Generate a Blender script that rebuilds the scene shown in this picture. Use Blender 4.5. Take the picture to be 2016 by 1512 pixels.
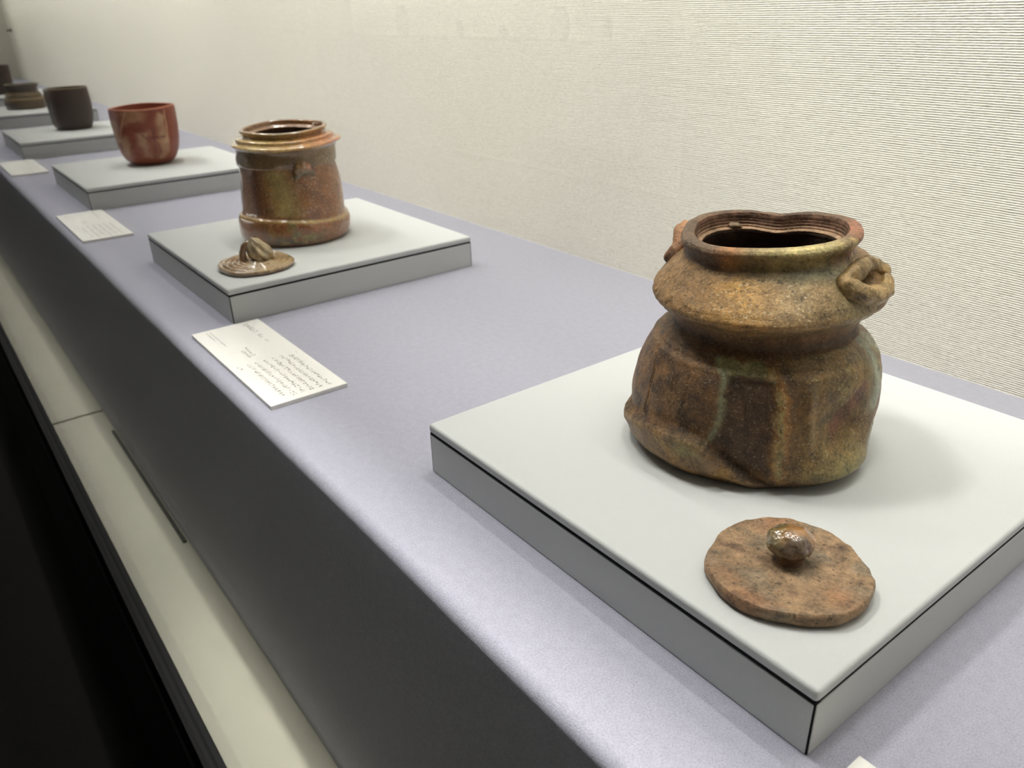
import bpy, bmesh, math, random
import numpy as np
from mathutils import Matrix, Vector, noise

random.seed(7)
SC = bpy.context.scene
COL = SC.collection
for o in list(bpy.data.objects):
    bpy.data.objects.remove(o)

# ------------------------------------------------------------------ camera
# x runs along the showcase away from the viewer, -y towards its back wall, z = 0 is the cloth top
CAM = Vector((0.2294, 0.1135, 0.3916))
RIGHT = Vector((-0.60685, -0.79439, -0.02613))
DOWN = Vector((-0.32989, 0.28165, -0.90103))
FWD = Vector((0.72312, -0.53817, -0.43297))
cd = bpy.data.cameras.new('camera')
cd.sensor_width = 36.0
cd.lens = 1557.5 / 2016 * 36.0
cd.clip_start = 0.01
cd.dof.use_dof = True
cd.dof.focus_distance = 0.60
cd.dof.aperture_fstop = 11.0
cam = bpy.data.objects.new('camera', cd)
COL.objects.link(cam)
m = Matrix((RIGHT, -DOWN, -FWD)).transposed().to_4x4()
m.translation = CAM
cam.matrix_world = m
SC.camera = cam

# ------------------------------------------------------------------ world, exposure
SC.view_settings.view_transform = 'Standard'
SC.view_settings.look = 'None'
SC.view_settings.exposure = 0.1
SC.view_settings.gamma = 1.0
SC.view_settings.use_curve_mapping = False
W = bpy.data.worlds.new('dim_hall')
SC.world = W
W.use_nodes = True
W.node_tree.nodes['Background'].inputs[0].default_value = (1.0, 0.95, 0.88, 1)
W.node_tree.nodes['Background'].inputs[1].default_value = 0.012


def area(name, loc, sx, sy, power, col, rot=(0, 0, 0), spread=180):
    l = bpy.data.lights.new(name, 'AREA')
    l.shape = 'RECTANGLE'
    l.size = sx
    l.size_y = sy
    l.energy = power
    l.color = col
    l.spread = math.radians(spread)
    o = bpy.data.objects.new(name, l)
    o.location = loc
    o.rotation_euler = rot
    COL.objects.link(o)
    return o


def spot(name, loc, target, power, col, cone=50, blend=1.0, radius=0.02):
    l = bpy.data.lights.new(name, 'SPOT')
    l.energy = power
    l.color = col
    l.spot_size = math.radians(cone)
    l.spot_blend = blend
    l.shadow_soft_size = radius
    o = bpy.data.objects.new(name, l)
    o.location = loc
    d = Vector(target) - Vector(loc)
    o.rotation_euler = d.to_track_quat('-Z', 'Y').to_euler()
    COL.objects.link(o)
    return o


LAMP = (1.0, 0.978, 0.935)
# ceiling of the case: wall washer, rear strip, narrow front strip over the ledge, row of track spots
area('wall_washer_far', (5.0, -0.470, 1.235), 4.2, 0.05, 3.0, LAMP, rot=(math.radians(-28), 0, 0), spread=55)
area('wall_washer', (2.9, -0.470, 1.24), 8.4, 0.05, 28.0, LAMP, rot=(math.radians(-28), 0, 0), spread=55)
area('case_strip_rear', (2.9, -0.560, 1.245), 8.4, 0.05, 9.8, LAMP, spread=60)
area('case_strip_front', (2.9, -0.195, 1.24), 8.4, 0.03, 2.9, LAMP, rot=(math.radians(5.9), 0, 0), spread=12)
area('case_strip_front_near', (0.5, -0.195, 1.235), 1.6, 0.03, 0.50, LAMP, rot=(math.radians(5.9), 0, 0), spread=13)
for xs in (0.95, 1.4, 1.85, 2.3, 2.75, 3.2, 3.65, 4.1, 4.55, 5.0, 5.5, 6.0):
    spot('track_spot', (xs, -0.13, 1.20), (xs - 0.35, -0.27, 0.05), 15.5 if xs < 2 else 22.0, LAMP, 70, 1.0, 0.07)
for xs in (0.5, 0.95):
    spot('track_spot_near', (xs, -0.22, 1.20), (xs - 0.35, -0.36, 0.05), 12.0, LAMP, 70, 1.0, 0.07)

# ------------------------------------------------------------------ material helpers


def lin(r, g, b):
    f = lambda c: (c / 255.0) / 12.92 if c <= 10 else (((c / 255.0) + 0.055) / 1.055) ** 2.4
    return (f(r), f(g), f(b), 1.0)


def newmat(name):
    mt = bpy.data.materials.new(name)
    mt.use_nodes = True
    nt = mt.node_tree
    return mt, nt, nt.nodes['Principled BSDF']


def N(nt, kind, **kw):
    n = nt.nodes.new(kind)
    for k, v in kw.items():
        setattr(n, k, v)
    return n


def noise_node(nt, scale, detail=3, rough=0.55, vec=None):
    n = N(nt, 'ShaderNodeTexNoise')
    n.inputs['Scale'].default_value = scale
    n.inputs['Detail'].default_value = detail
    n.inputs['Roughness'].default_value = rough
    if vec is not None:
        nt.links.new(vec, n.inputs['Vector'])
    return n


def mixcol(nt, fac, a, b, mode='MIX'):
    n = N(nt, 'ShaderNodeMix', data_type='RGBA', blend_type=mode)
    for s, v in ((0, fac), (6, a), (7, b)):
        if hasattr(v, 'links') or hasattr(v, 'is_linked'):
            nt.links.new(v, n.inputs[s])
        else:
            n.inputs[s].default_value = v
    return n.outputs[2]


def maprange(nt, val, a, b, c=0.0, d=1.0):
    n = N(nt, 'ShaderNodeMapRange')
    nt.links.new(val, n.inputs[0])
    for i, v in enumerate((a, b, c, d)):
        n.inputs[i + 1].default_value = v
    return n.outputs[0]


def bump(nt, bsdf, height, strength, dist, prev=None):
    n = N(nt, 'ShaderNodeBump')
    n.inputs['Strength'].default_value = strength
    n.inputs['Distance'].default_value = dist
    nt.links.new(height, n.inputs['Height'])
    if prev is not None:
        nt.links.new(prev, n.inputs['Normal'])
    nt.links.new(n.outputs[0], bsdf.inputs['Normal'])
    return n.outputs[0]


def cloth(name, col, amount=0.10, scale=900.0, sheen=0.0, bstr=0.35):
    mt, nt, b = newmat(name)
    tc = N(nt, 'ShaderNodeTexCoord')
    n1 = noise_node(nt, scale, 4, 0.7, tc.outputs['Object'])
    n2 = noise_node(nt, scale * 0.16, 3, 0.5, tc.outputs['Object'])
    add = N(nt, 'ShaderNodeMath', operation='MULTIPLY_ADD')
    nt.links.new(n2.outputs[0], add.inputs[0])
    add.inputs[1].default_value = 0.2
    nt.links.new(n1.outputs[0], add.inputs[2])
    f = maprange(nt, add.outputs[0], 0.38, 0.82)
    lo = tuple(c * (1 - amount) for c in col[:3]) + (1,)
    hi = tuple(min(1, c * (1 + amount)) for c in col[:3]) + (1,)
    nt.links.new(mixcol(nt, f, lo, hi), b.inputs['Base Color'])
    b.inputs['Roughness'].default_value = 0.95
    b.inputs['Specular IOR Level'].default_value = 0.12
    if sheen:
        b.inputs['Sheen Weight'].default_value = sheen
        b.inputs['Sheen Roughness'].default_value = 0.5
    bump(nt, b, n1.outputs[0], bstr, 0.0012)
    return mt


def plain(name, col, rough=0.5, spec=0.3, metal=0.0, nscale=60.0, var=0.05):
    mt, nt, b = newmat(name)
    tc = N(nt, 'ShaderNodeTexCoord')
    n1 = noise_node(nt, nscale, 4, 0.6, tc.outputs['Object'])
    f = maprange(nt, n1.outputs[0], 0.3, 0.7)
    lo = tuple(c * (1 - var) for c in col[:3]) + (1,)
    hi = tuple(min(1, c * (1 + var)) for c in col[:3]) + (1,)
    nt.links.new(mixcol(nt, f, lo, hi), b.inputs['Base Color'])
    b.inputs['Roughness'].default_value = rough
    b.inputs['Specular IOR Level'].default_value = spec
    b.inputs['Metallic'].default_value = metal
    return mt


def wall_fabric():
    mt, nt, b = newmat('ribbed_wall_fabric')
    tc = N(nt, 'ShaderNodeTexCoord')
    mp = N(nt, 'ShaderNodeMapping')
    mp.inputs['Scale'].default_value = (1, 1, 1)
    nt.links.new(tc.outputs['Object'], mp.inputs[0])
    # fine horizontal weft ribs, about 2.4 mm apart, slightly irregular
    mp2 = N(nt, 'ShaderNodeMapping')
    mp2.inputs['Scale'].default_value = (30, 30, 300)
    nt.links.new(tc.outputs['Object'], mp2.inputs[0])
    wob = noise_node(nt, 1.0, 3, 0.6, mp2.outputs[0])
    sep = N(nt, 'ShaderNodeSeparateXYZ')
    nt.links.new(tc.outputs['Object'], sep.inputs[0])
    ph = N(nt, 'ShaderNodeMath', operation='MULTIPLY')
    nt.links.new(sep.outputs['Z'], ph.inputs[0])
    ph.inputs[1].default_value = 2 * math.pi / 0.0024
    ph2 = N(nt, 'ShaderNodeMath', operation='MULTIPLY_ADD')
    nt.links.new(wob.outputs[0], ph2.inputs[0])
    ph2.inputs[1].default_value = 3.0
    nt.links.new(ph.outputs[0], ph2.inputs[2])
    sn = N(nt, 'ShaderNodeMath', operation='SINE')
    nt.links.new(ph2.outputs[0], sn.inputs[0])
    rib = maprange(nt, sn.outputs[0], -1, 1)
    mp3 = N(nt, 'ShaderNodeMapping')
    mp3.inputs['Scale'].default_value = (170, 170, 620)
    nt.links.new(tc.outputs['Object'], mp3.inputs[0])
    slub = noise_node(nt, 1.0, 4, 0.7, mp3.outputs[0])
    mix = N(nt, 'ShaderNodeMath', operation='MULTIPLY_ADD')
    nt.links.new(slub.outputs[0], mix.inputs[0])
    mix.inputs[1].default_value = 1.5
    nt.links.new(rib, mix.inputs[2])
    f = maprange(nt, mix.outputs[0], 0.45, 1.45)
    nt.links.new(mixcol(nt, f, lin(152, 145, 126), lin(255, 251, 238)), b.inputs['Base Color'])
    b.inputs['Roughness'].default_value = 0.9
    b.inputs['Specular IOR Level'].default_value = 0.15
    bump(nt, b, mix.outputs[0], 0.5, 0.0008)
    return mt


def glass_mat():
    mt = bpy.data.materials.new('showcase_glass')
    mt.use_nodes = True
    nt = mt.node_tree
    nt.nodes.clear()
    out = N(nt, 'ShaderNodeOutputMaterial')
    tr = N(nt, 'ShaderNodeBsdfTransparent')
    tr.inputs[0].default_value = (0.985, 0.995, 0.985, 1)
    gl = N(nt, 'ShaderNodeBsdfGlossy')
    gl.inputs['Roughness'].default_value = 0.0
    # clear glass, Schlick falloff that is the same on both faces
    lw = N(nt, 'ShaderNodeLayerWeight')
    lw.inputs[0].default_value = 0.5
    pw = N(nt, 'ShaderNodeMath', operation='POWER')
    nt.links.new(lw.outputs['Facing'], pw.inputs[0])
    pw.inputs[1].default_value = 5.0
    fr = N(nt, 'ShaderNodeMath', operation='MULTIPLY_ADD')
    nt.links.new(pw.outputs[0], fr.inputs[0])
    fr.inputs[1].default_value = 0.70
    fr.inputs[2].default_value = 0.036
    mx = N(nt, 'ShaderNodeMixShader')
    nt.links.new(fr.outputs[0], mx.inputs[0])
    nt.links.new(tr.outputs[0], mx.inputs[1])
    nt.links.new(gl.outputs[0], mx.inputs[2])
    nt.links.new(mx.outputs[0], out.inputs[0])
    return mt


def pottery(name, fine=420.0, contrast=0.45, bstr=0.5, bdist=0.0009, spk=(0.75, 0.66, 0.48), spkscale=650.0,
            coat=0.0, pits=0.35):
    """Colour comes from the mesh's own 'tint' attribute, grain and gloss variation from noise."""
    mt, nt, b = newmat(name)
    tc = N(nt, 'ShaderNodeTexCoord')
    at = N(nt, 'ShaderNodeAttribute', attribute_name='tint')
    sg = N(nt, 'ShaderNodeAttribute', attribute_name='surf')   # r = roughness, g = speckle amount
    sp = N(nt, 'ShaderNodeSeparateColor')
    nt.links.new(sg.outputs['Color'], sp.inputs[0])
    n1 = noise_node(nt, fine, 5, 0.7, tc.outputs['Object'])
    n2 = noise_node(nt, fine * 0.22, 4, 0.6, tc.outputs['Object'])
    k = N(nt, 'ShaderNodeMath', operation='ADD')
    nt.links.new(n1.outputs[0], k.inputs[0])
    nt.links.new(n2.outputs[0], k.inputs[1])
    v = maprange(nt, k.outputs[0], 0.62, 1.38, 1 - contrast, 1 + contrast)
    cmb = N(nt, 'ShaderNodeCombineColor')
    for i in range(3):
        nt.links.new(v, cmb.inputs[i])
    c1 = mixcol(nt, 1.0, at.outputs['Color'], cmb.outputs[0], 'MULTIPLY')
    n3 = noise_node(nt, spkscale, 2, 0.5, tc.outputs['Object'])
    s = maprange(nt, n3.outputs[0], 0.58, 0.70)
    sm = N(nt, 'ShaderNodeMath', operation='MULTIPLY')
    nt.links.new(s, sm.inputs[0])
    nt.links.new(sp.outputs[1], sm.inputs[1])
    c2 = mixcol(nt, sm.outputs[0], c1, tuple(spk) + (1,))
    n4 = noise_node(nt, spkscale * 0.55, 2, 0.5, tc.outputs['Object'])
    pit = maprange(nt, n4.outputs[0], 0.30, 0.36, pits, 0.0)
    c3 = mixcol(nt, pit, c2, (0.012, 0.009, 0.007, 1))
    nt.links.new(c3, b.inputs['Base Color'])
    nt.links.new(sp.outputs[0], b.inputs['Roughness'])
    b.inputs['Specular IOR Level'].default_value = 0.5
    b.inputs['Coat Weight'].default_value = coat
    b.inputs['Coat Roughness'].default_value = 0.07
    bump(nt, b, k.outputs[0], bstr, bdist)
    return mt


M = {
    'wall': wall_fabric(),
    'dais': cloth('lavender_cloth', (0.41, 0.405, 0.485, 1), 0.24, 800, 0.15, 0.5),
    'plinth': cloth('pale_grey_cloth', (0.59, 0.60, 0.597, 1), 0.05, 1300, 0.0, 0.25),
    'core_gap_shade': plain('dark_core_gap_shade', (0.012, 0.012, 0.013, 1), 0.9, 0.1),
    'card': plain('white_card', (0.88, 0.86, 0.82, 1), 0.7, 0.2, 0, 300, 0.015),
    'ink': plain('grey_ink', (0.30, 0.29, 0.27, 1), 0.8, 0.1),
    'rule': plain('pale_rule_ink', (0.70, 0.67, 0.62, 1), 0.8, 0.1),
    'cream': plain('cream_painted_board', (0.76, 0.73, 0.595, 1), 0.55, 0.3, 0, 8, 0.03),
    'seam': plain('seam_filler', (0.12, 0.115, 0.08, 1), 0.8, 0.1),
    'black': plain('black_metal', (0.03, 0.03, 0.03, 1), 0.75, 0.15, 0.0),
    'matteblack': plain('matte_black_board', (0.0025, 0.0025, 0.0025, 1), 0.9, 0.05),
    'carpet': cloth('charcoal_carpet', (0.018, 0.0175, 0.016, 1), 0.35, 260, 0.0, 0.8),
    'ceil': plain('white_ceiling', (0.70, 0.69, 0.66, 1), 0.8, 0.2),
    'hall': plain('dark_hall_wall', (0.02, 0.02, 0.02, 1), 0.9, 0.1),
    'dark_strip': plain('dark_slot', (0.02, 0.021, 0.018, 1), 0.6, 0.3),
    'glass': glass_mat(),
}

# ------------------------------------------------------------------ mesh helpers


def obj(name, mesh, mat, parent=None, loc=(0, 0, 0), rotz=0.0, smooth=False):
    if isinstance(mesh, bmesh.types.BMesh):
        bmesh.ops.recalc_face_normals(mesh, faces=mesh.faces[:])
        me = bpy.data.meshes.new(name)
        mesh.to_mesh(me)
        mesh.free()
    else:
        me = mesh
    if smooth:
        me.polygons.foreach_set('use_smooth', [True] * len(me.polygons))
    if mat is not None and len(me.materials) == 0:
        me.materials.append(mat)
    o = bpy.data.objects.new(name, me)
    COL.objects.link(o)
    o.location = loc
    o.rotation_euler = (0, 0, rotz)
    o.parent = parent
    return o


def tag(o, label, cat, group=None):
    o['label'] = label
    o['category'] = cat
    if group:
        o['group'] = group
    return o


def thing(name, label, cat, loc=(0, 0, 0), rotz=0.0, group=None):
    o = bpy.data.objects.new(name, None)
    o.empty_display_size = 0.05
    COL.objects.link(o)
    o.location = loc
    o.rotation_euler = (0, 0, rotz)
    return tag(o, label, cat, group)


def struct(name, bm, mat, smooth=False):
    o = obj(name, bm, mat, smooth=smooth)
    o['kind'] = 'structure'
    return o


def box(bm, x0, x1, y0, y1, z0, z1, bev=0.0, seg=3):
    vs = [bm.verts.new((x, y, z)) for x in (x0, x1) for y in (y0, y1) for z in (z0, z1)]
    fs = [(0, 1, 3, 2), (4, 6, 7, 5), (0, 4, 5, 1), (2, 3, 7, 6), (0, 2, 6, 4), (1, 5, 7, 3)]
    faces = [bm.faces.new([vs[i] for i in f]) for f in fs]
    if bev:
        es = set(e for f in faces for e in f.edges)
        bmesh.ops.bevel(bm, geom=list(es), offset=bev, segments=seg, profile=0.5, affect='EDGES')
    return bm


def boxbm(*a, **k):
    return box(bmesh.new(), *a, **k)


# ------------------------------------------------------------------ the setting
X0, X1 = -1.6, 7.22          # ends of the showcase
YW = -0.765                  # back wall
YE = -0.1125                 # front edge of the cloth-covered platform
ZL = -0.466                  # cream ledge
ZF = -1.15                   # hall floor

struct('floor', boxbm(-3.5, 12, 0.03, 7.5, ZF - 0.05, ZF), M['carpet'])
struct('wall_back', boxbm(X0 - 0.05, X1 + 0.05, YW - 0.05, YW, ZL - 0.02, 1.30), M['wall'])
struct('wall_end', boxbm(X1, X1 + 0.05, YW, 0.03, ZL - 0.02, 1.30), M['wall'])
struct('wall_near', boxbm(X0 - 0.05, X0, YW, 0.03, ZL - 0.02, 1.30), M['wall'])
struct('ceiling', boxbm(X0 - 0.05, X1 + 0.05, YW - 0.05, 0.03, 1.30, 1.34), M['ceil'])
struct('window_1', boxbm(X0, X1, 0.008, 0.016, ZL - 0.006, 1.145), M['glass'])
b = boxbm(X0, X1, -0.001, 0.0075, ZL - 0.03, ZL + 0.001, bev=0.0012)
box(b, X0, X1, 0.0165, 0.022, ZL - 0.03, ZL + 0.003, bev=0.0012)
box(b, X0, X1, -0.001, 0.022, ZL - 0.034, ZL - 0.0015)
struct('trim_1', b, M['black'])                                   # channel that holds the glass
struct('trim_2', boxbm(X0 - 0.05, X1 + 0.05, 0.0, 0.05, 1.14, 1.40, bev=0.002), M['black'])   # fascia over the glass
struct('baseboard_front', boxbm(X0 - 0.05, X1 + 0.05, -0.02, 0.03, ZF, ZL - 0.034), M['matteblack'])

# cream ledge inside the glass: boards with narrow seams
led = thing('showcase_ledge', 'cream painted ledge between the glass and the cloth covered platform', 'ledge', (0, 0, ZL))
xs = [X0, 0.38, 2.188, 3.99, 5.80, X1]
for i in range(5):
    obj('board', boxbm(xs[i] + 0.0045, xs[i + 1] - 0.0045, -0.1300, -0.0015, -0.018, 0.0, bev=0.0006, seg=1), M['cream'], led)
obj('seam_backing', boxbm(X0, X1, -0.13, -0.0015, -0.022, -0.0035), M['seam'], led)
vs = obj('slot_cover', boxbm(1.52, 2.055, -0.1085, -0.1015, 0.0, 0.0035, bev=0.0008), M['dark_strip'], led)
vs['label'] = 'thin dark strip along the foot of the cloth'

# cloth covered platform, rolled front edge, slightly slack skirt
bm = bmesh.new()
R = 0.011
prof = [(YW + 0.001, 0.0), (YE - R - 0.02, 0.0)]
for k in range(9):
    a = math.pi / 2 * k / 8
    prof.append((YE - R + R * math.sin(a), -R + R * math.cos(a)))
for k in range(1, 13):
    prof.append((YE, -R + (ZL + R) * k / 12))
NP = len(prof)
prof += [(YW + 0.001, ZL)]
xsn = np.linspace(X0 + 0.001, X1 - 0.001, 240)
rows = []
for x in xsn:
    r = []
    for i, (y, z) in enumerate(prof):
        d = 0.0
        if i >= NP:
            d = 0.0
        elif i > 10:
            t = min(1.0, -z / 0.46)
            d = 0.0035 * t * noise.noise((x * 1.3, 3.1, t * 0.8)) + 0.002 * math.sin(math.pi * t) * noise.noise((x * 3.0, 9.0, t * 2))
        elif i >= 2:
            d = 0.0012 * noise.noise((x * 4.0, 1.0, 0.3))
        r.append(bm.verts.new((x, y + d, z + (0.0006 if i >= NP - 1 else 0))))
    rows.append(r)
for a, c in zip(rows[:-1], rows[1:]):
    for i in range(len(prof) - 1):
        bm.faces.new((a[i], a[i + 1], c[i + 1], c[i]))
    bm.faces.new((a[-1], a[0], c[0], c[-1]))
bm.faces.new(rows[0])
bm.faces.new(rows[-1])
plat = obj('display_platform', bm, M['dais'], smooth=True)
tag(plat, 'long platform covered in lavender grey cloth with a rolled front edge', 'platform')

# ------------------------------------------------------------------ plinths
H = 0.05
CAPT = 0.0088
GAP = 0.0022


def plinth(x0, x1, y0, y1, label):
    """x0<x1 along the case, y0>y1 from the front edge to the wall side."""
    t = thing('display_plinth', label, 'plinth', (x0, y0, 0), 0, 'grey plinths along the platform')
    lx, ly = x1 - x0, y1 - y0
    obj('top_board', boxbm(0, lx, ly, 0, H - CAPT, H, bev=0.0028, seg=4), M['plinth'], t, smooth=False)
    hz = H - CAPT - GAP
    th = 0.006
    i = 0.0002
    g = 0.0015
    obj('side_panel', boxbm(i + g, lx - i - g, -i - th, -i, 0, hz, bev=0.0011), M['plinth'], t)
    obj('side_panel', boxbm(i + g, lx - i - g, ly + i, ly + i + th, 0, hz, bev=0.0011), M['plinth'], t)
    obj('side_panel', boxbm(i, i + th, ly + i + g, -i - g, 0, hz, bev=0.0011), M['plinth'], t)
    obj('side_panel', boxbm(lx - i - th, lx - i, ly + i + g, -i - g, 0, hz, bev=0.0011), M['plinth'], t)
    c = boxbm(0.0062, lx - 0.0062, ly + 0.0062, -0.0062, 0.001, H - CAPT)
    box(c, 0.0010, lx - 0.0010, ly + 0.0010, -0.0010, hz - 0.0004, H - CAPT)          # black strip painting in the deep shade of the gap under the top board
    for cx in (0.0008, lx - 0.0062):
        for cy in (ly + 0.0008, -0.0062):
            box(c, cx, cx + 0.0054, cy, cy + 0.0054, 0.0005, hz)                      # black fillers added as the shade in the corner gaps
    obj('core_gap_shade', c, M['core_gap_shade'], t)
    return t


plinth(0.3835, 0.7836, -0.2027, -0.6115, 'pale grey cloth plinth under the waisted brown jar and its dark round lid')
plinth(1.2875, 1.6893, -0.1945, -0.5990, 'pale grey cloth plinth under the glossy russet jar with a flanged collar')
plinth(2.1936, 2.6040, -0.1985, -0.6100, 'pale grey cloth plinth under the red tea bowl with pale markings')
plinth(3.1033, 3.4980, -0.1960, -0.6000, 'pale grey cloth plinth under the dark brown tapered cup')
plinth(4.0050, 4.4050, -0.1980, -0.6020, 'pale grey cloth plinth under the low brown jar with a flared mouth')
plinth(4.9100, 5.3100, -0.1980, -0.6020, 'pale grey cloth plinth under the tall dark brown jar beside the end wall')

# ------------------------------------------------------------------ caption cards
CL, CW, CT = 0.274, 0.0915, 0.0048


def glyph(bm, x, y, s, rnd, z, w):
    """One illegible printed character: a knot of short strokes inside an s by s cell."""
    def bar(x0, y0, x1, y1, ww):
        dx, dy = x1 - x0, y1 - y0
        L = math.hypot(dx, dy) or 1e-6
        nx, ny = -dy / L * ww / 2, dx / L * ww / 2
        v = [bm.verts.new(p) for p in ((x0 + nx, y0 + ny, z), (x1 + nx, y1 + ny, z), (x1 - nx, y1 - ny, z), (x0 - nx, y0 - ny, z))]
        bm.faces.new(v)
    n = rnd.choice((3, 4, 5, 6))
    for k in range(n):
        if rnd.random() < 0.55:
            yy = y + s * rnd.uniform(0.08, 0.92)
            a, c = sorted((rnd.uniform(0.0, 0.4), rnd.uniform(0.55, 0.95)))
            bar(x + s * a, yy, x + s * c, yy + s * rnd.uniform(-.06, .06), w)
        else:
            xx = x + s * rnd.uniform(0.1, 0.85)
            a, c = sorted((rnd.uniform(0.0, 0.45), rnd.uniform(0.5, 1.0)))
            bar(xx, y + s * a, xx + s * rnd.uniform(-.15, .15), y + s * c, w)


def card(xfar, yback, label, seed, dx=0.0, rz=0.0):
    """Printed board; text reads for someone standing at the glass: left = far end, top = wall side."""
    rnd = random.Random(seed)
    t = thing('caption_card', label, 'caption card', (xfar, yback, 0), math.pi + rz, 'caption cards along the front edge')
    # local frame: +x = reading direction, +y = towards the viewer, so text lines step along +y
    obj('board', boxbm(0, CL, -CW, 0, 0, CT, bev=0.0003, seg=1), M['card'], t)
    z = CT + 0.00012
    bm = bmesh.new()

    def line(x0, x1, yc, s, w=None, density=1.0):
        x = x0
        while x < x1 - s * 0.6:
            if rnd.random() < density:
                glyph(bm, x, -(yc) - s / 2, s, rnd, z, w or s * 0.085)
            x += s * 1.04
    line(0.010, 0.054, 0.0215, 0.0078, 0.0007)
    line(0.058, 0.074, 0.0215, 0.0078, 0.0007)
    line(0.082, 0.092, 0.0215, 0.0045, 0.0004)
    line(0.0115, 0.0155, 0.0095, 0.0028, 0.0003)
    line(0.091, 0.127, 0.0527, 0.0047)
    line(0.100, 0.130, 0.0590, 0.0047)
    line(0.0095, 0.0725, 0.0700, 0.0024, 0.0003)
    line(0.0095, 0.0440, 0.0745, 0.0024, 0.0003)
    line(0.1470, 0.1520, 0.0075, 0.0024, 0.0003)
    for k in range(6):
        line(0.1465 + (0.006 if k == 0 else 0), 0.2650 if k < 5 else 0.262, 0.0165 + 0.0106 * k, 0.0060)
    line(0.1465, 0.1570, 0.0810, 0.0060)
    obj('printed_text', bm, M['ink'], t)['kind'] = 'stuff'
    bm = bmesh.new()
    v = [bm.verts.new(p) for p in ((0.1375, -0.008, z), (0.1379, -0.008, z), (0.1379, -0.0835, z), (0.1375, -0.0835, z))]
    bm.faces.new(v)
    obj('printed_rule', bm, M['rule'], t)
    return t


def card_at(xfar, yfront, label, seed):
    # rotated by 180 deg: local +x -> world -x, local -y -> world +y
    return card(xfar, yfront - CW, label, seed)


card_at(0.3640, -0.1318, 'white caption card whose corner lies beyond the plinth of the waisted brown jar', 11)
card_at(1.2745, -0.1335, 'white printed caption card touching the plinth of the glossy russet jar', 12)
card_at(2.1805, -0.1248, 'white printed caption card touching the plinth of the red tea bowl', 13)
card_at(3.0800, -0.1235, 'white printed caption card touching the plinth of the dark brown cup', 14)

# ------------------------------------------------------------------ pots


def facing(c):
    v = Vector((c[0] - CAM.x, c[1] - CAM.y)).normalized()
    return math.atan2(-v.x, v.y)       # local +x = viewer's right, local -y = viewer's side


def crom(P, sub):
    P = np.array(P, float)
    out = []
    n = len(P)
    for i in range(n - 1):
        p0 = P[max(i - 1, 0)]
        p1, p2 = P[i], P[i + 1]
        p3 = P[min(i + 2, n - 1)]
        k = sub[i] if isinstance(sub, (list, tuple)) else sub
        m1 = np.clip(0.5 * (p2 - p0), -1.2 * np.abs(p2 - p1), 1.2 * np.abs(p2 - p1))
        m2 = np.clip(0.5 * (p3 - p1), -1.2 * np.abs(p2 - p1), 1.2 * np.abs(p2 - p1))
        for j in range(k):
            t = j / k
            out.append((2 * t**3 - 3 * t**2 + 1) * p1 + (t**3 - 2 * t**2 + t) * m1 + (-2 * t**3 + 3 * t**2) * p2 + (t**3 - t**2) * m2)
    out.append(P[-1])
    return np.array(out)


def fbm(P, scale, octs=3, seed=0.0):
    out = np.empty(len(P))
    for i, p in enumerate(P):
        q = Vector((p[0] * scale + seed, p[1] * scale - seed * 0.7, p[2] * scale + seed * 1.3))
        a, s = 0.0, 1.0
        for _ in range(octs):
            a += s * noise.noise(q)
            q = q * 2.03
            s *= 0.5
        out[i] = a
    return out


def sstep(a, b, x):
    t = np.clip((x - a) / (b - a), 0, 1)
    return t * t * (3 - 2 * t)


def pdist(th, z, pts, rad=0.09):
    """Distance (m) on the unrolled wall from points (th deg, z) to a polyline, and the signed height over it."""
    A = np.stack([np.radians(th) * rad, z], 1)
    P = np.array([(math.radians(t) * rad, zz) for t, zz in pts])
    best = np.full(len(A), 1e9)
    for a, b_ in zip(P[:-1], P[1:]):
        d = b_ - a
        t = np.clip(((A - a) @ d) / (d @ d + 1e-12), 0, 1)
        best = np.minimum(best, np.linalg.norm(A - (a + t[:, None] * d), axis=1))
    return best


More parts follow.
